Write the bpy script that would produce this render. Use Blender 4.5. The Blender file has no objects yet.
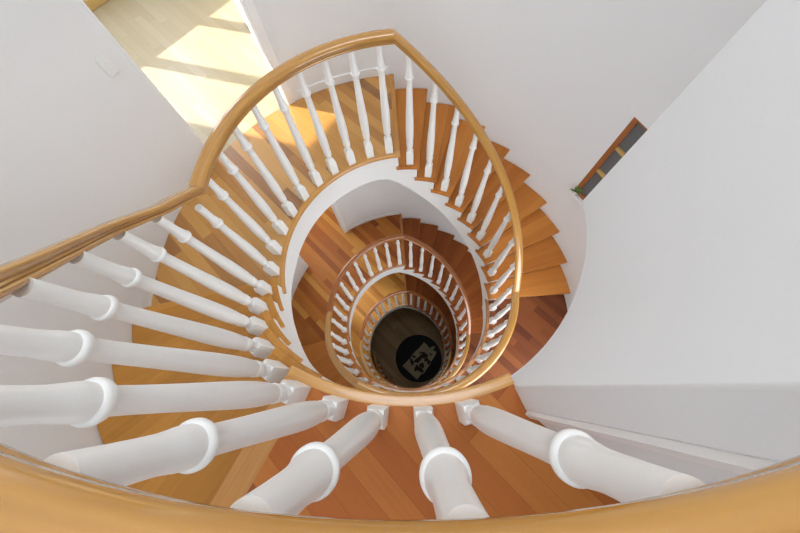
import bpy, bmesh, math, random
from mathutils import Matrix, Vector
C = bpy.context.scene.collection
SC = bpy.context.scene
PI = math.pi
RAD = math.radians

# ---------------------------------------------------------------- measures (metres, degrees)
RISE = 0.18
STOREY = 16 * RISE
R_NOSE, R_FASCIA, R_OUT = 1.02, 1.04, 2.074
CEIL = 4.6
GROUND = -54 * RISE

# ---------------------------------------------------------------- materials
def new_mat(name):
    m = bpy.data.materials.new(name); m.use_nodes = True
    nt = m.node_tree; b = nt.nodes['Principled BSDF']
    return m, nt, b

def mth(nt, op, a, b=None):
    n = nt.nodes.new('ShaderNodeMath'); n.operation = op
    for i, v in enumerate((a, b)):
        if v is None: continue
        if isinstance(v, (int, float)): n.inputs[i].default_value = v
        else: nt.links.new(v, n.inputs[i])
    return n.outputs[0]

def paint(name, col, rough=0.5, bump=0.02, scale=60):
    m, nt, b = new_mat(name)
    tc = nt.nodes.new('ShaderNodeTexCoord')
    ns = nt.nodes.new('ShaderNodeTexNoise'); ns.inputs['Scale'].default_value = scale; ns.inputs['Detail'].default_value = 4
    nt.links.new(tc.outputs['Object'], ns.inputs['Vector'])
    rp = nt.nodes.new('ShaderNodeValToRGB')
    rp.color_ramp.elements[0].position = 0.3; rp.color_ramp.elements[1].position = 0.7
    rp.color_ramp.elements[0].color = tuple(c * 0.985 for c in col) + (1,)
    rp.color_ramp.elements[1].color = tuple(col) + (1,)
    nt.links.new(ns.outputs['Fac'], rp.inputs['Fac'])
    nt.links.new(rp.outputs['Color'], b.inputs['Base Color'])
    bp = nt.nodes.new('ShaderNodeBump'); bp.inputs['Strength'].default_value = bump; bp.inputs['Distance'].default_value = 0.01
    nt.links.new(ns.outputs['Fac'], bp.inputs['Height']); nt.links.new(bp.outputs['Normal'], b.inputs['Normal'])
    b.inputs['Roughness'].default_value = rough
    return m

def set_ramp(rp, cols):
    els = rp.color_ramp.elements
    while len(els) > 2: els.remove(els[-1])
    for i, c in enumerate(cols):
        pos = i / (len(cols) - 1)
        e = els[i] if i < 2 else els.new(pos)
        e.position = pos; e.color = tuple(c) + (1,)

def boards(name, cols, width=0.092, length=1.5, angle=45, rough=0.45, seed=0.0, grain=0.55, coat=0.0, spec=0.2):
    """floor boards laid at an angle: each board its own tone, long grain, thin seams"""
    m, nt, b = new_mat(name); L = nt.links
    tc = nt.nodes.new('ShaderNodeTexCoord')
    mp = nt.nodes.new('ShaderNodeMapping'); mp.inputs['Rotation'].default_value[2] = RAD(angle)
    L.new(tc.outputs['Object'], mp.inputs['Vector'])
    sx = nt.nodes.new('ShaderNodeSeparateXYZ'); L.new(mp.outputs['Vector'], sx.inputs[0])
    yb = mth(nt, 'DIVIDE', mth(nt, 'ADD', sx.outputs['Y'], 20.0 + seed), width)
    row = mth(nt, 'FLOOR', yb)
    w1 = nt.nodes.new('ShaderNodeTexWhiteNoise'); w1.noise_dimensions = '1D'; L.new(mth(nt, 'ADD', row, seed * 3.1), w1.inputs['W'])
    xb = mth(nt, 'ADD', mth(nt, 'DIVIDE', mth(nt, 'ADD', sx.outputs['X'], 20.0), length), mth(nt, 'MULTIPLY', w1.outputs['Value'], 5.0))
    col = mth(nt, 'FLOOR', xb)
    cv = nt.nodes.new('ShaderNodeCombineXYZ'); L.new(row, cv.inputs[0]); L.new(col, cv.inputs[1]); cv.inputs[2].default_value = seed
    w2 = nt.nodes.new('ShaderNodeTexWhiteNoise'); w2.noise_dimensions = '3D'; L.new(cv.outputs[0], w2.inputs['Vector'])
    # grain
    gm = nt.nodes.new('ShaderNodeMapping'); gm.inputs['Scale'].default_value = (2.5, 60, 2.5)
    L.new(mp.outputs['Vector'], gm.inputs['Vector'])
    va = nt.nodes.new('ShaderNodeVectorMath'); va.operation = 'ADD'; L.new(gm.outputs[0], va.inputs[0])
    vs = nt.nodes.new('ShaderNodeVectorMath'); vs.operation = 'SCALE'; L.new(w2.outputs['Color'], vs.inputs[0]); vs.inputs['Scale'].default_value = 30
    L.new(vs.outputs[0], va.inputs[1])
    ns = nt.nodes.new('ShaderNodeTexNoise'); ns.inputs['Scale'].default_value = 1.0; ns.inputs['Detail'].default_value = 5; ns.inputs['Distortion'].default_value = 0.6
    L.new(va.outputs[0], ns.inputs['Vector'])
    f = mth(nt, 'ADD', mth(nt, 'MULTIPLY', w2.outputs['Value'], 1.0 - 0.25 * grain), mth(nt, 'MULTIPLY', mth(nt, 'SUBTRACT', ns.outputs['Fac'], 0.35), grain * 0.6))
    rp = nt.nodes.new('ShaderNodeValToRGB'); set_ramp(rp, cols); L.new(f, rp.inputs['Fac'])
    # seams
    fy = mth(nt, 'FRACT', yb); fx = mth(nt, 'FRACT', xb)
    sy = mth(nt, 'LESS_THAN', fy, 0.016); sxx = mth(nt, 'LESS_THAN', fx, 0.0020)
    seam = mth(nt, 'MAXIMUM', sy, sxx)
    mx = nt.nodes.new('ShaderNodeMix'); mx.data_type = 'RGBA'
    L.new(mth(nt, 'MULTIPLY', seam, 0.5), mx.inputs['Factor']); L.new(rp.outputs['Color'], mx.inputs['A'])
    mx.inputs['B'].default_value = tuple(c * 0.35 for c in cols[0]) + (1,)
    L.new(mx.outputs['Result'], b.inputs['Base Color'])
    b.inputs['Roughness'].default_value = rough; b.inputs['Specular IOR Level'].default_value = spec
    b.inputs['Coat Weight'].default_value = coat; b.inputs['Coat Roughness'].default_value = 0.22
    bp = nt.nodes.new('ShaderNodeBump'); bp.inputs['Strength'].default_value = 0.15; bp.inputs['Distance'].default_value = 0.002
    L.new(mth(nt, 'SUBTRACT', ns.outputs['Fac'], mth(nt, 'MULTIPLY', seam, 2.0)), bp.inputs['Height']); L.new(bp.outputs['Normal'], b.inputs['Normal'])
    return m

def tread_wood(name, cols, rough=0.45, coat=0.0):
    """solid treads: grain along the tread (object x), glued staves, each tread its own tone"""
    m, nt, b = new_mat(name); L = nt.links
    tc = nt.nodes.new('ShaderNodeTexCoord'); oi = nt.nodes.new('ShaderNodeObjectInfo')
    sx = nt.nodes.new('ShaderNodeSeparateXYZ'); L.new(tc.outputs['Object'], sx.inputs[0])
    row = mth(nt, 'FLOOR', mth(nt, 'DIVIDE', mth(nt, 'ADD', sx.outputs['Y'], mth(nt, 'ADD', 4.0, oi.outputs['Random'])), 0.125))
    wn = nt.nodes.new('ShaderNodeTexWhiteNoise'); wn.noise_dimensions = '2D'
    cv = nt.nodes.new('ShaderNodeCombineXYZ'); L.new(row, cv.inputs[0]); L.new(mth(nt, 'MULTIPLY', oi.outputs['Random'], 40), cv.inputs[1])
    L.new(cv.outputs[0], wn.inputs['Vector'])
    gm = nt.nodes.new('ShaderNodeMapping'); gm.inputs['Scale'].default_value = (1.8, 38, 3)
    L.new(tc.outputs['Object'], gm.inputs['Vector'])
    va = nt.nodes.new('ShaderNodeVectorMath'); va.operation = 'ADD'; L.new(gm.outputs[0], va.inputs[0])
    vs = nt.nodes.new('ShaderNodeVectorMath'); vs.operation = 'SCALE'; L.new(wn.outputs['Color'], vs.inputs[0]); vs.inputs['Scale'].default_value = 25
    L.new(vs.outputs[0], va.inputs[1])
    ns = nt.nodes.new('ShaderNodeTexNoise'); ns.inputs['Scale'].default_value = 1.0; ns.inputs['Detail'].default_value = 4; ns.inputs['Distortion'].default_value = 0.8
    L.new(va.outputs[0], ns.inputs['Vector'])
    f = mth(nt, 'ADD', mth(nt, 'MULTIPLY', wn.outputs['Value'], 0.45),
            mth(nt, 'ADD', mth(nt, 'MULTIPLY', oi.outputs['Random'], 0.25), mth(nt, 'MULTIPLY', mth(nt, 'SUBTRACT', ns.outputs['Fac'], 0.3), 0.6)))
    rp = nt.nodes.new('ShaderNodeValToRGB'); set_ramp(rp, cols); L.new(f, rp.inputs['Fac'])
    L.new(rp.outputs['Color'], b.inputs['Base Color'])
    b.inputs['Roughness'].default_value = rough; b.inputs['Specular IOR Level'].default_value = 0.2
    b.inputs['Coat Weight'].default_value = coat; b.inputs['Coat Roughness'].default_value = 0.2
    return m

def rail_wood(name, cols, rough=0.16, coat=0.6):
    """lacquered rail: grain runs along the length (UV u = metres along, v = metres across)"""
    m, nt, b = new_mat(name); L = nt.links
    tc = nt.nodes.new('ShaderNodeTexCoord')
    gm = nt.nodes.new('ShaderNodeMapping'); gm.inputs['Scale'].default_value = (3.0, 70, 1)
    L.new(tc.outputs['UV'], gm.inputs['Vector'])
    ns = nt.nodes.new('ShaderNodeTexNoise'); ns.inputs['Scale'].default_value = 1.0; ns.inputs['Detail'].default_value = 4
    L.new(gm.outputs[0], ns.inputs['Vector'])
    rp = nt.nodes.new('ShaderNodeValToRGB'); set_ramp(rp, cols)
    L.new(mth(nt, 'ADD', mth(nt, 'MULTIPLY', mth(nt, 'SUBTRACT', ns.outputs['Fac'], 0.5), 1.3), 0.5), rp.inputs['Fac'])
    L.new(rp.outputs['Color'], b.inputs['Base Color'])
    b.inputs['Roughness'].default_value = rough
    b.inputs['Coat Weight'].default_value = coat; b.inputs['Coat Roughness'].default_value = 0.08
    return m

def plain(name, col, rough=0.5, metallic=0.0):
    m, nt, b = new_mat(name)
    b.inputs['Base Color'].default_value = tuple(col) + (1,)
    b.inputs['Roughness'].default_value = rough; b.inputs['Metallic'].default_value = metallic
    return m

M = {}
M['wall'] = paint('wall_paint', (0.785, 0.79, 0.79), 0.6, 0.015, 90)
M['wall_cool'] = M['wall']
M['white'] = paint('white_gloss_paint', (0.84, 0.835, 0.82), 0.32, 0.01, 30)
M['baluster'] = paint('baluster_paint', (0.84, 0.83, 0.805), 0.28, 0.008, 40)
M['rail'] = rail_wood('rail_lacquer', [(0.35, 0.16, 0.028), (0.47, 0.225, 0.042), (0.55, 0.295, 0.066)])
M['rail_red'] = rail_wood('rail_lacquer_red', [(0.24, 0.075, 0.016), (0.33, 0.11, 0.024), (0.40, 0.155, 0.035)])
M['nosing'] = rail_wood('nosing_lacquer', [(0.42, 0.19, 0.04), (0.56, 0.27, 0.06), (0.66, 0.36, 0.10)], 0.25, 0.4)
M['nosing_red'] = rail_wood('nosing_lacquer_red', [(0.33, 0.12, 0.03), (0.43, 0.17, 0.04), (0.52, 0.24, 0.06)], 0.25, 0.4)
M['nosing_front'] = rail_wood('front_nosing_wood', [(0.36, 0.145, 0.028), (0.47, 0.205, 0.042), (0.56, 0.27, 0.06)], 0.3, 0.25)
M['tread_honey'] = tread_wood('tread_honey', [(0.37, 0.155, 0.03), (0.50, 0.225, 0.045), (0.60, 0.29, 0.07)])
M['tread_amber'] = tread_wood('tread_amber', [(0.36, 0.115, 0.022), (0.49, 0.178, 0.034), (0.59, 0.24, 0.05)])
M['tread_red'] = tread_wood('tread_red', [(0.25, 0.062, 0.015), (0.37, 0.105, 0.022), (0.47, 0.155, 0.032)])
RED = [(0.19, 0.05, 0.014), (0.38, 0.105, 0.022), (0.44, 0.14, 0.03), (0.52, 0.20, 0.042)]
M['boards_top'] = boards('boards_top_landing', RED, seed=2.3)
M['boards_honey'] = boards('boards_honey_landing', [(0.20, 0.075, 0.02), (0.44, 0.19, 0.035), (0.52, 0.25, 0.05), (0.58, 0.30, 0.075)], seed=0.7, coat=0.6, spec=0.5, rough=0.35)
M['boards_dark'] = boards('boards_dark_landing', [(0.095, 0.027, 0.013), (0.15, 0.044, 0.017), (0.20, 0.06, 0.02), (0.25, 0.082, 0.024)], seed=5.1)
M['boards_mixed'] = boards('boards_mixed_landing', [(0.22, 0.058, 0.015), (0.36, 0.11, 0.023), (0.48, 0.18, 0.034), (0.64, 0.33, 0.075)], seed=1.9)
M['boards_gold'] = boards('boards_gold_landing', [(0.33, 0.12, 0.025), (0.50, 0.22, 0.04), (0.60, 0.29, 0.06), (0.68, 0.36, 0.09)], seed=8.4)
M['boards_ground'] = boards('boards_ground_floor', [(0.28, 0.165, 0.07), (0.34, 0.215, 0.10), (0.40, 0.265, 0.13)], width=0.14, length=1.6, seed=3.3, coat=0.0, rough=0.5)
M['boards_hall'] = boards('boards_hall', [(0.43, 0.34, 0.20), (0.46, 0.375, 0.23), (0.49, 0.41, 0.265)], seed=0.7, coat=0.15, spec=0.35, rough=0.4)  # hall boards paled and flattened: bright haze is put into the colour
M['pane'] = plain('dark_window_glass', (0.13, 0.135, 0.14), 0.35)
M['pale_wood'] = rail_wood('pale_glazing_bar_wood', [(0.45, 0.27, 0.08), (0.55, 0.35, 0.12), (0.6, 0.4, 0.16)], 0.4, 0.1)
M['frame_wood'] = rail_wood('window_frame_wood', [(0.24, 0.075, 0.02), (0.34, 0.115, 0.028), (0.42, 0.165, 0.04)], 0.3, 0.3)
M['plastic'] = plain('switch_plastic', (0.80, 0.79, 0.775), 0.4)
M['rug_black'] = paint('black_rug_pile', (0.012, 0.012, 0.013), 0.95, 0.4, 300)
M['mat_cream'] = paint('cream_mat_weave', (0.36, 0.31, 0.20), 0.9, 0.3, 200)
M['mat_dark'] = paint('dark_mat_patch', (0.03, 0.014, 0.01), 0.9, 0.3, 200)
M['leaf'] = paint('plant_leaf', (0.16, 0.27, 0.07), 0.5, 0.1, 60)
M['pot'] = paint('white_pot', (0.8, 0.8, 0.78), 0.3, 0.01, 40)
M['soil'] = paint('potting_soil', (0.05, 0.03, 0.02), 0.95, 0.4, 120)

# ---------------------------------------------------------------- mesh helpers
def pol(r, a, z): return (r * math.cos(RAD(a)), r * math.sin(RAD(a)), z)

def obj(name, bm, mat, parent=None, smooth=None, bevel=None, loc=None, rotz=None):
    me = bpy.data.meshes.new(name)
    bmesh.ops.remove_doubles(bm, verts=bm.verts, dist=1e-6)
    bmesh.ops.recalc_face_normals(bm, faces=bm.faces)
    bm.to_mesh(me); bm.free()
    me.materials.append(mat)
    if smooth:
        me.shade_smooth()
        if smooth is not True: me.set_sharp_from_angle(angle=RAD(smooth))
    o = bpy.data.objects.new(name, me); C.objects.link(o)
    if parent: o.parent = parent
    if loc: o.location = loc
    if rotz is not None: o.rotation_euler[2] = rotz
    if bevel:
        b = o.modifiers.new('bevel', 'BEVEL'); b.width = bevel; b.segments = 2; b.limit_method = 'ANGLE'; b.angle_limit = RAD(40)
    return o

def copy_part(src, parent, loc=None, rotz=None):
    o = src.copy(); C.objects.link(o); o.parent = parent
    if loc: o.location = loc
    if rotz is not None: o.rotation_euler[2] = rotz
    return o

def thing(name, label, cat, loc=(0, 0, 0), rotz=0, group=None):
    o = bpy.data.objects.new(name, None); o.empty_display_size = 0.1; C.objects.link(o)
    o.location = loc; o.rotation_euler[2] = rotz
    o['label'] = label; o['category'] = cat
    if group: o['group'] = group
    return o

def tag(o, label, cat, group=None, kind=None):
    o['label'] = label; o['category'] = cat
    if group: o['group'] = group
    if kind: o['kind'] = kind
    return o

def struct(name, bm, mat, label, cat, **kw):
    o = obj(name, bm, mat, **kw); o['kind'] = 'structure'; o['label'] = label; o['category'] = cat
    return o

def steps(a0, a1, step=2.5):
    n = max(1, int(math.ceil(abs(a1 - a0) / step - 1e-6)))
    return [a0 + (a1 - a0) * i / n for i in range(n + 1)]

def polar_box(bm, r0, r1, a0, a1, z0, z1, step=2.5):
    """solid sector; z0 / z1 may be functions of the angle"""
    f0 = z0 if callable(z0) else (lambda a: z0); f1 = z1 if callable(z1) else (lambda a: z1)
    prev = None
    for a in steps(a0, a1, step):
        ring = [bm.verts.new(pol(r, a, z)) for r, z in ((r0, f0(a)), (r1, f0(a)), (r1, f1(a)), (r0, f1(a)))]
        if prev is None: bm.faces.new(ring)
        else:
            for i in range(4):
                j = (i + 1) % 4
                bm.faces.new((prev[i], prev[j], ring[j], ring[i]))
        prev = ring
    bm.faces.new(prev)

def sweep(bm, prof, a0, a1, rc, zf, step=2.0):
    """profile [(dr, dz)] swept about the axis; UV u = length, v = across"""
    uv = bm.loops.layers.uv.verify()
    n = len(prof); prev = None
    per = [0.0]
    for i in range(n): per.append(per[-1] + math.dist(prof[i], prof[(i + 1) % n]))
    def cap(ring, u):
        f = bm.faces.new(ring)
        for l, p in zip(f.loops, prof): l[uv].uv = (p[0], p[1] + u)
    u = 0.0; pa = a0
    for a in steps(a0, a1, step):
        u1 = rc * abs(RAD(a - a0))
        ring = [bm.verts.new(pol(rc + dr, a, zf(a) + dz)) for dr, dz in prof]
        if prev is None: cap(ring, 0)
        else:
            for i in range(n):
                j = (i + 1) % n
                f = bm.faces.new((prev[i], prev[j], ring[j], ring[i]))
                for l, q in zip(f.loops, ((u, per[i]), (u, per[i + 1]), (u1, per[i + 1]), (u1, per[i]))): l[uv].uv = q
        prev = ring; u = u1
    cap(prev, 0)

def box(bm, x0, x1, y0, y1, z0, z1, mat=None):
    vs = [bm.verts.new(v) for v in ((x0, y0, z0), (x1, y0, z0), (x1, y1, z0), (x0, y1, z0), (x0, y0, z1), (x1, y0, z1), (x1, y1, z1), (x0, y1, z1))]
    if mat: 
        for v in vs: v.co = mat @ v.co
    for q in ((0, 1, 2, 3), (4, 5, 6, 7), (0, 1, 5, 4), (1, 2, 6, 5), (2, 3, 7, 6), (3, 0, 4, 7)): bm.faces.new([vs[i] for i in q])

def prism(bm, pts, z0, z1):
    lo = [bm.verts.new((x, y, z0)) for x, y in pts]; hi = [bm.verts.new((x, y, z1)) for x, y in pts]
    bm.faces.new(lo); bm.faces.new(hi); n = len(pts)
    for i in range(n): bm.faces.new((lo[i], lo[(i + 1) % n], hi[(i + 1) % n], hi[i]))

def wall_box(bm, p, q, t, z0, z1):
    """straight wall from p to q, thickness t to the left of p->q"""
    d = Vector((q[0] - p[0], q[1] - p[1])).normalized(); nrm = Vector((-d.y, d.x)) * t
    prism(bm, [p, q, (q[0] + nrm.x, q[1] + nrm.y), (p[0] + nrm.x, p[1] + nrm.y)], z0, z1)

def polar_wall(bm, r0, r1, a0, a1, z0, z1, holes=(), step=2.5):
    """curved wall with rectangular holes (a_lo, a_hi, z_lo, z_hi)"""
    As = sorted(set([round(a, 4) for a in steps(a0, a1, step)] + [h for H in holes for h in H[:2] if min(a0, a1) <= h <= max(a0, a1)]))
    Zs = sorted(set([z0, z1] + [h for H in holes for h in H[2:] if z0 < h < z1]))
    cell = lambda i, j: (0 <= i < len(As) - 1 and 0 <= j < len(Zs) - 1 and not any(
        H[0] - 1e-6 <= As[i] and As[i + 1] <= H[1] + 1e-6 and H[2] - 1e-6 <= Zs[j] and Zs[j + 1] <= H[3] + 1e-6 for H in holes))
    V = {}
    def v(i, j, k):
        if (i, j, k) not in V: V[i, j, k] = bm.verts.new(pol((r0, r1)[k], As[i], Zs[j]))
        return V[i, j, k]
    for i in range(len(As) - 1):
        for j in range(len(Zs) - 1):
            if not cell(i, j): continue
            for k in (0, 1): bm.faces.new((v(i, j, k), v(i + 1, j, k), v(i + 1, j + 1, k), v(i, j + 1, k)))
            if not cell(i - 1, j): bm.faces.new((v(i, j, 0), v(i, j + 1, 0), v(i, j + 1, 1), v(i, j, 1)))
            if not cell(i + 1, j): bm.faces.new((v(i + 1, j, 0), v(i + 1, j + 1, 0), v(i + 1, j + 1, 1), v(i + 1, j, 1)))
            if not cell(i, j - 1): bm.faces.new((v(i, j, 0), v(i + 1, j, 0), v(i + 1, j, 1), v(i, j, 1)))
            if not cell(i, j + 1): bm.faces.new((v(i, j + 1, 0), v(i + 1, j + 1, 0), v(i + 1, j + 1, 1), v(i, j + 1, 1)))

# ---------------------------------------------------------------- the levels
# even landings (0, 2, 4, 6): on the viewer's side; odd landings (1, 3, 5): on the far left side
def z_even(s): return -s * STOREY
def z_odd(s): return -s * STOREY - 6 * RISE
NOSE_A0, NOSE_B0 = -117.0, 93.7          # nosing line at the head of the left flight / the right flight

def interp(pts, a):
    for (a0, z0), (a1, z1) in zip(pts, pts[1:]):
        if a0 >= a >= a1: return z0 + (z1 - z0) * (a0 - a) / (a0 - a1)
    return pts[0][1] if a > pts[0][0] else pts[-1][1]
# underside of the flights, relative to the landing at the head of the flight
SOFF_A = [(-108, -0.32), (-115, -0.40), (-122, -0.58), (-130, -0.79), (-138, -0.97), (-146, -1.10), (-156, -1.21), (-168, -1.31), (-183, -1.40), (-200, -1.41)]
SOFF_B = [(110, -0.33), (101, -0.355), (2.6, -2.13), (-8, -2.13)]

# ---------------------------------------------------------------- balusters
BAL_CACHE = {}
def baluster_mesh_profile(H):
    top = H
    b = top - 0.168                              # bulb height
    P = [(0.0215, 0.190), (0.0215, 0.200), (0.0245, 0.212), (0.0285, 0.222), (0.0300, 0.230), (0.0298, 0.240), (0.0268, 0.245), (0.0268, 0.249),
         (0.0310, 0.253), (0.0318, 0.260), (0.0310, 0.267), (0.0285, 0.271), (0.0290, 0.275)]
    lo, hi = 0.275, b - 0.024
    for t, r in ((0.04, 0.0312), (0.10, 0.0330), (0.17, 0.0342), (0.25, 0.0343), (0.36, 0.0332), (0.50, 0.0305), (0.65, 0.0270), (0.80, 0.0238), (0.92, 0.0218)):
        P.append((r, lo + (hi - lo) * t))
    P += [(0.0212, b - 0.024), (0.0235, b - 0.018), (0.0290, b - 0.015), (0.0318, b - 0.008), (0.0318, b - 0.001), (0.0295, b + 0.004), (0.0262, b + 0.006), (0.0258, b + 0.009),
          (0.0262, b + 0.018), (0.0252, b + 0.030), (0.0232, b + 0.044), (0.0215, b + 0.060), (0.0207, b + 0.085), (0.0203, b + 0.12), (0.0203, top)]
    return P

def baluster(parent, r, a, z, H, seg=20):
    key = (round(H, 2), seg)
    loc = pol(r, a, z)
    if key in BAL_CACHE:
        return copy_part(BAL_CACHE[key], parent, loc, RAD(a))
    bm = bmesh.new()
    h = 0.0335
    # square block, chamfered into the round neck
    lv = [(h, 0.0), (h, 0.140), (h * 0.80, 0.168)]
    prev = None
    for hh, zz in lv:
        ring = [bm.verts.new((sx * hh, sy * hh, zz)) for sx, sy in ((-1, -1), (1, -1), (1, 1), (-1, 1))]
        if prev is None: bm.faces.new(ring)
        else:
            for i in range(4): bm.faces.new((prev[i], prev[(i + 1) % 4], ring[(i + 1) % 4], ring[i]))
        prev = ring
    bm.faces.new(prev)
    P = [(0.0290, 0.160), (0.0275, 0.172), (0.0235, 0.182)] + baluster_mesh_profile(round(H, 2))
    prev = None
    for rr, zz in P:
        ring = [bm.verts.new((rr * math.cos(2 * PI * i / seg), rr * math.sin(2 * PI * i / seg), zz)) for i in range(seg)]
        if prev is None: bm.faces.new(ring)
        else:
            for i in range(seg): bm.faces.new((prev[i], prev[(i + 1) % seg], ring[(i + 1) % seg], ring[i]))
        prev = ring
    bm.faces.new(prev)
    o = obj('baluster', bm, M['baluster'], parent, smooth=35, loc=loc, rotz=RAD(a))
    BAL_CACHE[key] = o
    return o

RAIL = [(-0.019, -0.036), (0.019, -0.036), (0.0245, -0.033), (0.0265, -0.026), (0.0245, -0.018), (0.0200, -0.013), (0.0200, -0.006), (0.030, -0.002),
        (0.0375, 0.004), (0.0395, 0.013), (0.0370, 0.023), (0.030, 0.031), (0.017, 0.036), (0.0, 0.038)]
RAIL = RAIL + [(-x, y) for x, y in RAIL[-2:1:-1]]
def balustrade(label, z_root, rc, a0, a1, railz, spots, r_bal, seg=20, rail='rail'):
    """railz(a): rail centre height; spots: [(angle, foot height)] -- all relative to z_root"""
    am = (a0 + a1) / 2
    t = thing('balustrade', label, 'balustrade', (0, 0, z_root), 0, 'balustrade sections around the stairwell')
    bm = bmesh.new(); sweep(bm, RAIL, a0, a1, rc if not callable(rc) else 1.08, railz, 1.5)
    if callable(rc):
        for v in bm.verts:
            r = math.hypot(v.co.x, v.co.y); a = math.degrees(math.atan2(v.co.y, v.co.x))
            if a > 10: a -= 360
            k = (r - 1.08 + rc(a)) / r
            v.co.x *= k; v.co.y *= k
    obj('handrail', bm, M[rail], t, smooth=50)
    for a, z in spots:
        rb = r_bal(a) if callable(r_bal) else r_bal
        H = railz(a) - 0.034 - z
        baluster(t, rb, a, z, H, seg)
    return t

# ---------------------------------------------------------------- landings and flights
def board_slab(bm, a0, a1, r0, r1, z0, z1): polar_box(bm, r0, r1, a0, a1, z0, z1)

NOSE_PROF = [(-0.021, -0.030), (0.021, -0.030), (0.021, 0.0015), (-0.012, 0.0015), (-0.018, -0.001), (-0.021, -0.007), (-0.021, -0.012), (-0.017, -0.014), (-0.021, -0.017)]

def nosing_bm(a0, a1, nose_a):
    bm = bmesh.new()
    sweep(bm, NOSE_PROF, a0, a1, R_NOSE + 0.021, lambda a: 0.0)
    return bm

def front_nosing(bm, nose_a, r0, r1, width=0.075, over=0.0):
    """strip along the radial front edge of a landing (extends towards larger angles)"""
    uv = bm.loops.layers.uv.verify()
    d = Vector((math.cos(RAD(nose_a)), math.sin(RAD(nose_a)), 0)); n = Vector((-d.y, d.x, 0))
    vs = []
    for z in (-0.030, 0.0012):
        for r, s in ((r0, 0), (r1, 0), (r1, width), (r0, width)):
            vs.append((d * r + n * s + Vector((0, 0, z)), (r, s)))
    bv = [bm.verts.new(v) for v, _ in vs]
    for q in ((0, 1, 2, 3), (4, 5, 6, 7), (0, 1, 5, 4), (1, 2, 6, 5), (2, 3, 7, 6), (3, 0, 4, 7)):
        f = bm.faces.new([bv[i] for i in q])
        for l, i in zip(f.loops, q): l[uv].uv = vs[i][1]

def landing(label, z, a_lo, a_hi, nose_a, board_mat, nos_mat, r_out=R_OUT, inner_to=None, zb=lambda a: -0.33, front=None, fw=0.045, far_hi=None):
    """sector landing from a_lo (front, nosing) to a_hi"""
    t = thing('landing', label, 'landing', (0, 0, z), 0, 'landings of the winding staircase')
    bm = bmesh.new(); polar_box(bm, R_NOSE + 0.041, r_out, a_lo + 0.2, a_hi, -0.025, 0.0)
    if far_hi is not None: polar_box(bm, 1.10, r_out, a_hi, far_hi, -0.025, 0.0)
    obj('floorboards', bm, board_mat, t)
    hi = inner_to if inner_to is not None else a_hi
    bm = bmesh.new(); sweep(bm, NOSE_PROF, a_lo, hi, R_NOSE + 0.021, lambda a: 0.0)
    obj('edge_nosing', bm, nos_mat, t, smooth=30)
    bm = bmesh.new(); front_nosing(bm, a_lo, R_NOSE + 0.043, r_out - 0.004, fw)
    obj('front_nosing', bm, front or nos_mat, t, bevel=0.004)
    bm = bmesh.new(); polar_box(bm, R_FASCIA, R_FASCIA + 0.03, a_lo + 1.15, a_hi, zb, -0.027, 1.7)
    obj('fascia', bm, M['white'], t, smooth=40)
    bm = bmesh.new(); polar_box(bm, R_FASCIA + 0.03, r_out, a_lo + 1.15, a_hi, zb, -0.026, 1.7)
    obj('slab', bm, M['wall'], t, smooth=40)
    return t

TREADS = {}
def tread_bm(over_in, tail):
    """tread with its nose at local angle -5 and its back under the riser above at +5; x along the middle"""
    bm = bmesh.new()
    polar_box(bm, R_NOSE + 0.034, R_OUT - 0.003, -5, 6.2, -0.032, 0.0, 2.8)
    return bm
def return_bm(tail):
    bm = bmesh.new(); sweep(bm, [(-0.017, -0.032), (0.017, -0.032), (0.017, 0.0), (-0.010, 0.0), (-0.016, -0.004), (-0.017, -0.010)], -5.0, 5.0 + tail, R_NOSE + 0.017, lambda a: 0.0)
    return bm
def riser_bm(h):
    bm = bmesh.new(); polar_box(bm, R_FASCIA + 0.031, R_OUT - 0.002, 0, 0.6, -h + 0.002, -0.031, 1)
    return bm

def flight(label, z, nose0, n, soff, mat_key, tail, soff_range):
    """n treads below the landing at height z whose front nosing lies at angle nose0"""
    t = thing('stair_flight', label, 'stairs', (0, 0, z), 0, 'flights of the winding staircase')
    for k in range(1, n + 1):
        mid = nose0 - 10 * k + 5
        key = ('tread', mat_key, tail)
        loc = (0, 0, -RISE * k)
        if key not in TREADS:
            o = obj('tread', tread_bm(0, tail), M[mat_key], t, loc=loc, rotz=RAD(mid), bevel=0.006)
            r = obj('return_nosing', return_bm(tail), M[mat_key], o, smooth=30)
            TREADS[key] = (o, r)
        else:
            s, sr = TREADS[key]
            o = copy_part(s, t, loc, RAD(mid)); copy_part(sr, o)
    for k in range(0, n + 1):
        a = nose0 - 10 * k + 1.4
        key = 'riser'; loc = (0, 0, -RISE * k)
        if key not in TREADS: TREADS[key] = obj('riser', riser_bm(RISE), M['white'], t, loc=loc, rotz=RAD(a))
        else: copy_part(TREADS[key], t, loc, RAD(a))
    # stringer: white inner face, saw-toothed under the treads, smooth below
    bm = bmesh.new()
    zf = lambda a: interp(soff, a)
    for k in range(0, n + 1):
        hi = nose0 - 10 * (k - 1) + 1.2; lo = nose0 - 10 * k + 1.2
        if k == 0: continue
        polar_box(bm, R_FASCIA, R_FASCIA + 0.03, hi, lo, zf, -RISE * k - 0.031, 1.7)
    obj('stringer', bm, M['white'], t, smooth=40)
    bm = bmesh.new()
    polar_box(bm, R_FASCIA + 0.03, R_OUT - 0.002, nose0 + 1.1, nose0 - 10 * n + 1.3, lambda a: zf(a), lambda a: zf(a) + 0.03, 2.0)
    obj('soffit', bm, M['wall'], t, smooth=40)
    return t

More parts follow.
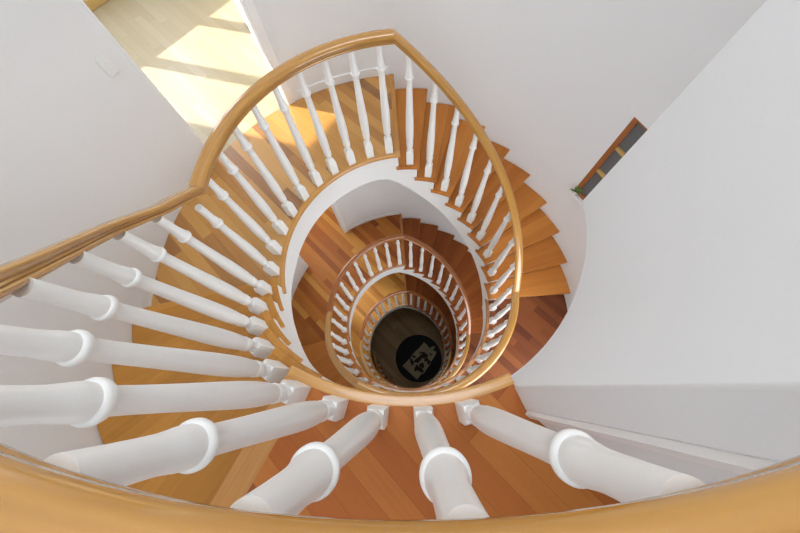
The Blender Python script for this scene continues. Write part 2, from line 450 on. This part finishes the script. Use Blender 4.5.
# rail heights (centre of the profile), relative to the landing at the head
RH = 1.035
def railz_A(a): return interp([(-108, RH), (-117, RH), (-150, RH - 0.60), (-165, RH - 0.88), (-178, -6 * RISE + RH), (-190, -6 * RISE + RH)], a)
def railz_B(a): return interp([(100, RH), (93.7, RH), (-5.3, -10 * RISE + RH), (-10, -10 * RISE + RH)], a)
R_RAIL, R_BAL = 1.079, 1.086

order_word = ['topmost', 'second', 'third', 'lowest']
even_lab = ['top landing of reddish boards just below the viewpoint, in front of the near handrail',
            'dark reddish-brown board landing directly under the top landing, right of the stairwell',
            'reddish landing two turns down, seen as a sliver right of the stairwell',
            'lowest half-hidden landing three turns down beside the dark ground floor']
odd_lab = ['honey-coloured board landing at upper left, lit by patches of sunlight',
           'red and amber board landing one turn below the sunlit one',
           'golden board landing lowest on the left, just above the dark ground floor']
flA_lab = ['left flight of honey treads dropping from the top landing to the sunlit landing',
           'red-brown left flight one turn down, seen through the middle of the well',
           'small left flight two turns down beside the golden landing',
           'lowest left flight in shadow reaching the dark ground floor']
flB_lab = ['right flight of amber treads dropping from the sunlit landing past the small window',
           'red-brown right flight one turn down, inside the second ring of balusters',
           'small right flight two turns down, ringing the dark ground floor']
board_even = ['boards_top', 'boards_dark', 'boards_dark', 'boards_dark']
board_odd = ['boards_honey', 'boards_mixed', 'boards_gold']
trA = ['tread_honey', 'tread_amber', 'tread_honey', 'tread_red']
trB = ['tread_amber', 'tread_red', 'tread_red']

for s in range(4):
    a_hi = -67.4 if s == 0 else NOSE_B0 - 90 + 1.2
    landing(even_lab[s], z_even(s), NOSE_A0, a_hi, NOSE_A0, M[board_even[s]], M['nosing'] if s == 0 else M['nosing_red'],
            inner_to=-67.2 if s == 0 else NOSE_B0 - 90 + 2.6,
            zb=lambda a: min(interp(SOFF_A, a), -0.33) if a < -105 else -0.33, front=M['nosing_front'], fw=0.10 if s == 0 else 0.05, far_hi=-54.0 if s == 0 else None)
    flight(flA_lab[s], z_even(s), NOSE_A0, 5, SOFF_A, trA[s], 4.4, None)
    if s < 3:
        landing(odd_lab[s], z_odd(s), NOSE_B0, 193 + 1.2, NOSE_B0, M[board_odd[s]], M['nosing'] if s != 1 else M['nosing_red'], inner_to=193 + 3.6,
                zb=lambda a: interp(SOFF_A, a - 360) + 6 * RISE if a > 150 else min(-0.33, interp(SOFF_B, a)), front=M['nosing_front'] if s != 1 else M['nosing_red'])
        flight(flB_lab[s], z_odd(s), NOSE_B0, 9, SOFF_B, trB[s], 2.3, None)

# ---------------------------------------------------------------- balustrades
rail_even = ['near handrail and five thick white balusters along the top landing, closest to the viewpoint',
             'balustrade with golden rail on the landing directly under the top one, right of the well',
             'balustrade on the reddish landing two turns down, nested inside the larger right-hand rail',
             'lowest landing balustrade half hidden beside the black round rug']
rail_A = ['sloping golden rail and white balusters descending the left flight from the top landing',
          'sloping rail and balusters of the second left flight, left of the small inner rings',
          'sloping rail and tiny balusters of the third left flight, beside the golden landing',
          'shadowed rail and tiny balusters at the left rim of the dark ground floor']
rail_odd = ['curved golden rail and ten white balusters around the sunlit upper left landing',
            'curved rail and balusters around the red and amber landing one turn down',
            'tiny curved rail and balusters around the golden landing above the ground floor']
rail_B = ['sloping golden rail and white balusters descending the right flight of amber treads',
          'sloping rail and balusters of the second right flight over red-brown treads',
          'tiny sloping rail and balusters of the third right flight circling the ground floor']
const = lambda v: (lambda a: v)
for s in range(4):
    seg = (32, 18, 14, 12)[s]
    if s == 0:
        spots = [(-112.6 + 8.5 * k, 0.0) for k in range(5)]
        balustrade(rail_even[0], 0, 1.110, -67.6, -117, const(1.07), spots, 1.095, 36)
    else:
        spots = [(-112.5 + 9.3 * k, 0.0) for k in range(13)]
        balustrade(rail_even[s], z_even(s), R_RAIL, -5.3, -117, const(RH), spots, R_BAL, seg)
    spots = [(NOSE_A0 - 5 - 10 * k, -RISE * (k + 1)) for k in range(5)]
    if s == 0:
        zA = lambda a: interp([(-108, 1.07), (-117, 1.07), (-150, 0.465), (-165, 0.17), (-178, -6 * RISE + RH), (-190, -6 * RISE + RH)], a)
        rA = lambda a: interp([(-117, 1.110), (-178, R_RAIL)], a)
        balustrade(rail_A[0], 0, rA, -117, -178, zA, spots, lambda a: interp([(-112, 1.095), (-178, R_BAL)], a), 36)
    else:
        balustrade(rail_A[s], z_even(s), R_RAIL, -117, -178, railz_A, spots, R_BAL, seg)
    if s < 3:
        spots = [(99.0 + 9.7 * k, 0.0) for k in range(10)]
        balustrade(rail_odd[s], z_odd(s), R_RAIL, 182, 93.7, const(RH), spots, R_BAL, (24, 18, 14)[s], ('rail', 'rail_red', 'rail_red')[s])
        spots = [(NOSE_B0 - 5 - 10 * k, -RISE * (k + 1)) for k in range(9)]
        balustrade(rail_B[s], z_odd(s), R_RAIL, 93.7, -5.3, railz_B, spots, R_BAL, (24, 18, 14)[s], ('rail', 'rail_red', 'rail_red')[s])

# ---------------------------------------------------------------- the shell
WIN = (13.0, 29.3, -1.70, -0.69)
HALLS = [(125.4, 150.3, z_odd(s) - 0.121, z_odd(s) + 2.45) for s in range(3)]
bm = bmesh.new(); polar_wall(bm, R_OUT, R_OUT + 0.14, -4.0, 150.3, GROUND, CEIL, HALLS + [WIN])
struct('wall_back', bm, M['wall'], 'tall curved white wall behind the right flight, holding the small window', 'wall', smooth=40)
bm = bmesh.new(); polar_wall(bm, R_OUT, R_OUT + 0.14, 150.3, 243.0, GROUND, CEIL)
struct('wall_left', bm, M['wall'], 'tall curved grey-white wall at the left behind the sloping handrail', 'wall', smooth=40)
# under the top landing the shell closes round the near side, with openings added to admit fill light
FILL_OPEN = [(-62.0, -22.0, z_even(s), z_even(s) + 2.3) for s in (1, 2)]
bm = bmesh.new(); polar_wall(bm, R_OUT, R_OUT + 0.14, -117.0, -4.0, GROUND, -0.33, FILL_OPEN)
struct('wall_front', bm, M['wall'], 'curved outer wall below the top landing on the near side', 'wall', smooth=40)
bm = bmesh.new(); polar_wall(bm, R_OUT, R_OUT + 0.14, -117.0, -54.0, -0.33, CEIL, [(-106.0, -96.0, 0.0, 2.05)])  # unseen wall added to hold back sky light; its gap admits some fill
struct('wall_front', bm, M['wall'], 'curved wall round the back of the top landing, behind the near handrail', 'wall', smooth=40)
# upper right: the curved wall that stands on the rim of the well
bm = bmesh.new(); polar_wall(bm, 1.026, 1.165, -67.6, 1.6, -0.33, CEIL)
for v in bm.verts:
    r = math.hypot(v.co.x, v.co.y); a = math.degrees(math.atan2(v.co.y, v.co.x))
    if r < 1.1:
        k = (1.026 + 0.045 * max(0.0, (-25 - a) / 42.6) ** 1.3) / r
        v.co.x *= k; v.co.y *= k
struct('wall_right', bm, M['wall'], 'large smooth curved white wall at the right, rising from the rim of the well', 'wall', smooth=40, bevel=0.006)
bm = bmesh.new(); wall_box(bm, (0.446, -1.078), (1.45, -1.944), 0.12, -0.02, CEIL)
struct('wall_landing', bm, M['wall'], 'white wall running back from the end of the top landing at lower right', 'wall', bevel=0.006)
bm = bmesh.new(); polar_box(bm, 1.165, R_OUT, 0.2, 1.6, -0.33, CEIL)
struct('wall_inner', bm, M['wall'], 'short cross wall closing the room behind the curved right wall', 'wall')
bm = bmesh.new(); polar_box(bm, 1.10, R_OUT, -67.4, 1.6, -0.33, -0.03)
struct('ceiling', bm, M['wall'], 'white underside over the landing below the curved right wall', 'ceiling')
# corner bead at the wall end
bm = bmesh.new()
d = Vector((0.757, -0.653, 0))
prism(bm, [(0.437, -1.088), (0.452, -1.101), (0.462, -1.089), (0.447, -1.074)], 0.0, CEIL)
struct('trim_1', bm, M['white'], 'white corner bead where the right wall ends on the top landing', 'trim')

# main ceiling with a round opening added to light the well
bm = bmesh.new()
SKY_R = 1.05
polar_box(bm, SKY_R, 2.45, 0, 180, CEIL, CEIL + 0.15); polar_box(bm, SKY_R, 2.45, 180, 360, CEIL, CEIL + 0.15)
struct('ceiling', bm, M['wall'], 'white ceiling above the stairwell with a round skylight opening', 'ceiling')

# ground floor
bm = bmesh.new(); prism(bm, [(2.4 * math.cos(2 * PI * i / 64), 2.4 * math.sin(2 * PI * i / 64)) for i in range(64)], GROUND - 0.1, GROUND)
struct('floor', bm, M['boards_ground'], 'dark brown board floor at the very bottom of the well', 'floor')

# far halls at the odd landings
HALL_A, HALL_D = Vector((-1.202, 1.690)), Vector((-1.801, 1.028))
def hall(s):
    z = z_odd(s)
    A = Vector((R_OUT * math.cos(RAD(125.4)), R_OUT * math.sin(RAD(125.4)))); D = Vector((R_OUT * math.cos(RAD(150.3)), R_OUT * math.sin(RAD(150.3))))
    arc = [(2.072 * math.cos(RAD(a)), 2.072 * math.sin(RAD(a))) for a in steps(150.3, 125.4, 2.5)]
    if s == 0: B, Cc = (-2.83, 4.84), (-5.0, 1.74)
    else: B, Cc = (-2.10, 3.40), (-3.4, 1.7)
    bm = bmesh.new(); prism(bm, arc + [B, Cc], z - 0.12, z)
    mt = M['boards_hall'] if s == 0 else M[board_odd[s]]
    struct('floor', bm, mt, ['pale sunlit board floor of the hall at the top left corner', 'amber board floor of the hall one turn below', 'golden board floor of the lowest hall'][s], 'floor')
    Ao = A * 1.0; Do = D * 1.0
    bm = bmesh.new(); wall_box(bm, (A.x, A.y), B, -0.12, z, z + 2.7)
    struct('wall_hall', bm, M['wall'], ['white right-hand wall of the sunlit hall', 'white right-hand wall of the hall one turn below', 'white right-hand wall of the lowest hall'][s], 'wall')
    bm = bmesh.new(); Dn = D * 1.09; wall_box(bm, (Dn.x, Dn.y), Cc, 0.12, z, z + 2.7)
    struct('wall_hall', bm, M['wall'], ['white left-hand wall of the sunlit hall, behind the corner', 'white left-hand wall of the hall one turn below', 'white left-hand wall of the lowest hall'][s], 'wall')
    bm = bmesh.new(); prism(bm, arc + [B, Cc], z + 2.7, z + 2.8)
    struct('ceiling', bm, M['wall'], ['white ceiling of the sunlit hall', 'white ceiling of the hall one turn below', 'white ceiling of the lowest hall'][s], 'ceiling')
    return B, Cc, z
for s in range(3): hall(s)

# window wall of the sunlit hall: three tall openings the sun comes through
W0 = Vector((-3.77, 3.41)); WD = Vector((0.574, 0.819)).normalized()
z = z_odd(0)
zs, zh = z + 0.94, z + 2.55
ts = [-2.05, -1.52, -0.862, -0.73, -0.07, 0.068, 0.72, 1.75]
bm = bmesh.new()
def wpt(t): p = W0 + WD * t; return (p.x, p.y)
for i in range(0, 7):
    lo, hi = ts[i], ts[i + 1]
    if i % 2 == 0: wall_box(bm, wpt(lo), wpt(hi), 0.10, z, z + 2.7)
    else:
        wall_box(bm, wpt(lo), wpt(hi), 0.10, z, zs); wall_box(bm, wpt(lo), wpt(hi), 0.10, zh, z + 2.7)
struct('wall_window', bm, M['wall'], 'white wall with three windows at the far end of the sunlit hall', 'wall')
bm = bmesh.new(); wall_box(bm, wpt(-1.9), wpt(1.6), -0.05, z, z + 0.10)
struct('baseboard_window', bm, M['pale_wood'], 'wooden skirting at the far end of the sunlit hall, top left corner', 'skirting', bevel=0.008)
for s in (1, 2):  # unseen end walls, made solid to keep sun off the lower landings
    zz = z_odd(s); bm = bmesh.new()
    B, Cc = (-2.10, 3.40), (-3.4, 1.7)
    wall_box(bm, Cc, B, 0.10, zz, zz + 2.7)
    struct('wall_end', bm, M['wall'], ['white end wall of the hall one turn below', 'white end wall of the lowest hall'][s - 1], 'wall')

# trims beside the hall openings and skirtings along the landings
for s in range(3):
    zz = z_odd(s)
    w = ['sunlit landing', 'landing one turn below the sunlit one', 'lowest golden landing'][s]
    bm = bmesh.new(); polar_wall(bm, R_OUT - 0.016, R_OUT + 0.001, 123.6, 125.4, zz, zz + 2.45)
    polar_wall(bm, R_OUT - 0.024, R_OUT + 0.001, 123.3, 125.4, zz, zz + 0.16)
    struct('trim_%d' % (2 + 2 * s), bm, M['white'], 'white door casing right of the hall opening on the ' + w, 'door casing', bevel=0.003)
    bm = bmesh.new(); polar_wall(bm, R_OUT - 0.004, R_OUT + 0.002, 150.2, 150.7, zz, zz + 2.45)
    struct('trim_%d' % (3 + 2 * s), bm, M['white'], 'narrow white corner strip left of the hall opening on the ' + w, 'trim', bevel=0.003)
    bm = bmesh.new(); polar_wall(bm, R_OUT - 0.014, R_OUT + 0.001, 95.0, 123.3, zz, zz + 0.09)
    struct('baseboard_back', bm, M['white'], 'curved white skirting behind the ' + w, 'skirting', bevel=0.004)


# small window in the back wall
w = thing('window_1', 'small dark window with red-brown wood frame and pale glazing bars beside the right wall', 'window', pol(R_OUT, 21.0, WIN[2]))
w['kind'] = 'structure'
wl = w.location
def off(bm):
    for v in bm.verts: v.co -= wl
    return bm
bm = bmesh.new()
fr = 0.9
polar_wall(bm, R_OUT - 0.001, R_OUT + 0.09, WIN[0], WIN[1], WIN[2], WIN[3], [(WIN[0] + fr, WIN[1] - fr, WIN[2] + 0.04, WIN[3] - 0.012)])
obj('window_frame', off(bm), M['frame_wood'], w, smooth=40)
bm = bmesh.new(); polar_wall(bm, R_OUT - 0.004, R_OUT + 0.05, WIN[1] - fr - 0.4, WIN[1] - fr, WIN[2] + 0.04, WIN[3] - 0.012)
obj('sash_stile', off(bm), M['frame_wood'], w, smooth=40)
for zb in (-1.000, -1.305):
    bm = bmesh.new(); polar_wall(bm, R_OUT + 0.004, R_OUT + 0.05, WIN[0] + fr, WIN[1] - fr - 0.4, zb - 0.016, zb + 0.016)
    obj('glazing_bar', off(bm), M['pale_wood'], w, smooth=40)
bm = bmesh.new(); polar_wall(bm, R_OUT + 0.024, R_OUT + 0.034, WIN[0] + fr, WIN[1] - fr, WIN[2] + 0.04, WIN[3] - 0.012)
obj('pane', off(bm), M['pane'], w, smooth=40)
bm = bmesh.new(); polar_box(bm, R_OUT - 0.045, R_OUT + 0.002, WIN[0], WIN[1], WIN[2] - 0.02, WIN[2])
obj('sill', off(bm), M['white'], w, smooth=40, bevel=0.004)

# little potted plant on the window sill
pc = pol(R_OUT - 0.030, 28.3, WIN[2])
pl = thing('potted_plant', 'tiny green plant in a white pot at the foot of the small window', 'plant', pc)
def lathe(bm, P, seg=20):
    prev = None
    for rr, zz in P:
        ring = [bm.verts.new((rr * math.cos(2 * PI * i / seg), rr * math.sin(2 * PI * i / seg), zz)) for i in range(seg)]
        if prev is None: bm.faces.new(ring)
        else:
            for i in range(seg): bm.faces.new((prev[i], prev[(i + 1) % seg], ring[(i + 1) % seg], ring[i]))
        prev = ring
    bm.faces.new(prev)
bm = bmesh.new(); lathe(bm, [(0.020, 0), (0.026, 0.045), (0.029, 0.046), (0.029, 0.055), (0.025, 0.055), (0.024, 0.047)])
obj('pot', bm, M['pot'], pl, smooth=40)
rng = random.Random(4)
bm = bmesh.new()
for i in range(22):
    az = rng.uniform(0, 2 * PI); el = rng.uniform(0.3, 1.2); ln = rng.uniform(0.05, 0.085); wd = 0.015
    base = Vector((0, 0, 0.045)); d = Vector((math.cos(az) * math.cos(el), math.sin(az) * math.cos(el), math.sin(el)))
    sd = Vector((-math.sin(az), math.cos(az), 0))
    pts = [base, base + d * ln * 0.5 + sd * wd, base + d * ln + Vector((0, 0, -0.008)), base + d * ln * 0.5 - sd * wd]
    up = Vector((0, 0, 0.002))
    lo = [bm.verts.new(p) for p in pts]; hi = [bm.verts.new(p + up) for p in pts]
    bm.faces.new(lo); bm.faces.new(hi)
    for k in range(4): bm.faces.new((lo[k], lo[(k + 1) % 4], hi[(k + 1) % 4], hi[k]))
obj('leaves', bm, M['leaf'], pl)

# light switch on the left wall
sp = pol(R_OUT - 0.001, 154.4, -0.04)
sw = thing('light_switch', 'pale switch plate on the grey-white left wall near the hall corner', 'switch', sp, RAD(154.4 + 180))
bm = bmesh.new(); box(bm, 0, 0.009, -0.037, 0.037, -0.058, 0.058); obj('plate', bm, M['plastic'], sw, bevel=0.003)
bm = bmesh.new(); box(bm, 0.009, 0.014, -0.012, 0.012, -0.02, 0.02); obj('rocker', bm, M['plastic'], sw, bevel=0.002)

# rug and mat on the ground floor
RC = (0.255, -0.09)
bm = bmesh.new(); lathe(bm, [(0.765, 0), (0.765, 0.008), (0.755, 0.012)], 72)
o = obj('rug', bm, M['rug_black'], loc=(RC[0], RC[1], GROUND)); tag(o, 'round black rug on the dark ground floor at the bottom of the well', 'rug')
mat_pts = [(-0.29, -0.34), (0.19, -0.77), (0.36, -0.58), (0.40, -0.60), (0.62, -0.30), (0.66, -0.22), (0.80, -0.02), (0.86, 0.10), (0.74, 0.16), (0.83, 0.27), (0.72, 0.29), (0.63, 0.22), (0.56, 0.32), (0.45, 0.43), (0.28, 0.24), (0.10, 0.08), (0.02, -0.04), (-0.12, -0.18)]
t = thing('mat', 'cream irregular mat with dark brown patches lying on the round black rug', 'mat', (0.3, -0.15, GROUND + 0.012))
bm = bmesh.new(); prism(bm, [(x - 0.3, y + 0.15) for x, y in mat_pts], 0.0, 0.008)
obj('mat_body', bm, M['mat_cream'], t)
blobs = [(0.02, -0.20, .05, .13, 20), (0.10, -0.05, .06, .04, 0), (0.20, -0.17, .10, .07, 30), (0.29, -0.10, .05, .09, -20), (0.44, -0.01, .12, .09, 10), (0.50, -0.14, .07, .06, 40),
         (0.58, -0.22, .06, .08, 0), (0.36, -0.32, .09, .07, -30), (0.20, -0.42, .10, .09, 20), (0.33, -0.47, .06, .10, 30), (0.33, 0.08, .04, .03, 0), (0.66, 0.02, .035, .04, 0)]
bm = bmesh.new()
rng = random.Random(11)
for (x, y, a, b_, ro) in blobs:
    ph = rng.uniform(0, 6); n = 22; pts = []
    for i in range(n):
        th = 2 * PI * i / n; k = 1 + 0.22 * math.sin(3 * th + ph) + 0.13 * math.sin(5 * th + 2 * ph)
        px, py = a * k * math.cos(th), b_ * k * math.sin(th); c, s_ = math.cos(RAD(ro)), math.sin(RAD(ro))
        pts.append((x - 0.3 + px * c - py * s_, y + 0.15 + px * s_ + py * c))
    prism(bm, pts, 0.006, 0.0105)
p = obj('dark_patches', bm, M['mat_dark'], t); p['label'] = 'dark brown patches on the cream mat'

# ---------------------------------------------------------------- light
def area(name, loc, target, size, size_y, power, col=(1, 1, 1), shape='RECTANGLE'):
    l = bpy.data.lights.new(name, 'AREA'); l.shape = shape; l.size = size
    if shape == 'RECTANGLE': l.size_y = size_y
    l.energy = power; l.color = col
    o = bpy.data.objects.new(name, l); C.objects.link(o); o.location = loc
    o.rotation_euler = (Vector(target) - Vector(loc)).to_track_quat('-Z', 'Y').to_euler()
    return o
area('skylight', (0, 0, CEIL + 0.12), (0, 0, 0), 2.1, 2.1, 60, (0.93, 0.98, 1.04), 'DISK')  # unseen disk lamp added above the well for soft top light
# daylight through the window wall of the sunlit hall
area('daylight_hall', (-4.25, 3.2, z_odd(0) + 1.75), (0.6, -0.2, z_odd(0) + 0.9), 2.2, 1.5, 42, (0.88, 0.96, 1.12))
for s in range(3):
    zz = z_odd(s)
    if s > 0: area('hall_lamp', (-2.2, 2.1, zz + 2.6), (-1.9, 1.7, zz), 1.0, 0.8, (0, 22, 40)[s], (1.0, 0.97, 0.92))  # fill added under the hall ceiling to brighten the lower odd landings
for s in (1, 2):
    zz = z_even(s)
    a = -42
    area('daylight_landing', pol(2.6, a, zz + 1.35), pol(0.6, a, zz + 0.2), 1.3, 1.5, (0, 44, 34)[s], (0.98, 0.99, 1.0))  # fill added outside the made openings to brighten the lower landings
sun = bpy.data.lights.new('sun', 'SUN'); sun.energy = 9.0; sun.angle = RAD(0.9); sun.color = (1.0, 0.97, 0.92)
so = bpy.data.objects.new('sun', sun); C.objects.link(so)
el = RAD(33)
so.rotation_euler = Vector((0.962 * math.cos(el), -0.277 * math.cos(el), -math.sin(el))).to_track_quat('-Z', 'Y').to_euler()

wd = bpy.data.worlds.new('sky'); SC.world = wd; wd.use_nodes = True
bg = wd.node_tree.nodes['Background']; bg.inputs['Color'].default_value = (0.86, 0.93, 1.0, 1); bg.inputs['Strength'].default_value = 1.8

# ---------------------------------------------------------------- camera
F, NX, NY, H, CX, CY = 319.2466, 411.798, 386.954, 1.32469, -0.0158, 0.99214
n = Vector(((NX - 400) / F, -(NY - 266.5) / F, -1)).normalized()
e1 = (Vector((1, 0, 0)) - n * n.x).normalized(); e2 = e1.cross(n)
if e2.y < 0: e2 = -e2
cam = bpy.data.cameras.new('camera'); cam.sensor_width = 36; cam.lens = F * 36 / 800; cam.clip_start = 0.02
co = bpy.data.objects.new('camera', cam); C.objects.link(co)
rot = Matrix((e1, e2, -n))
co.matrix_world = Matrix.Translation((-CX, -CY, H)) @ rot.to_4x4()
SC.camera = co
SC.view_settings.view_transform = 'Standard'; SC.view_settings.look = 'None'
SC.view_settings.gamma = 1.0; SC.view_settings.use_curve_mapping = False
SC.view_settings.exposure = 0.07
SC.cycles.max_bounces = 10; SC.cycles.diffuse_bounces = 6
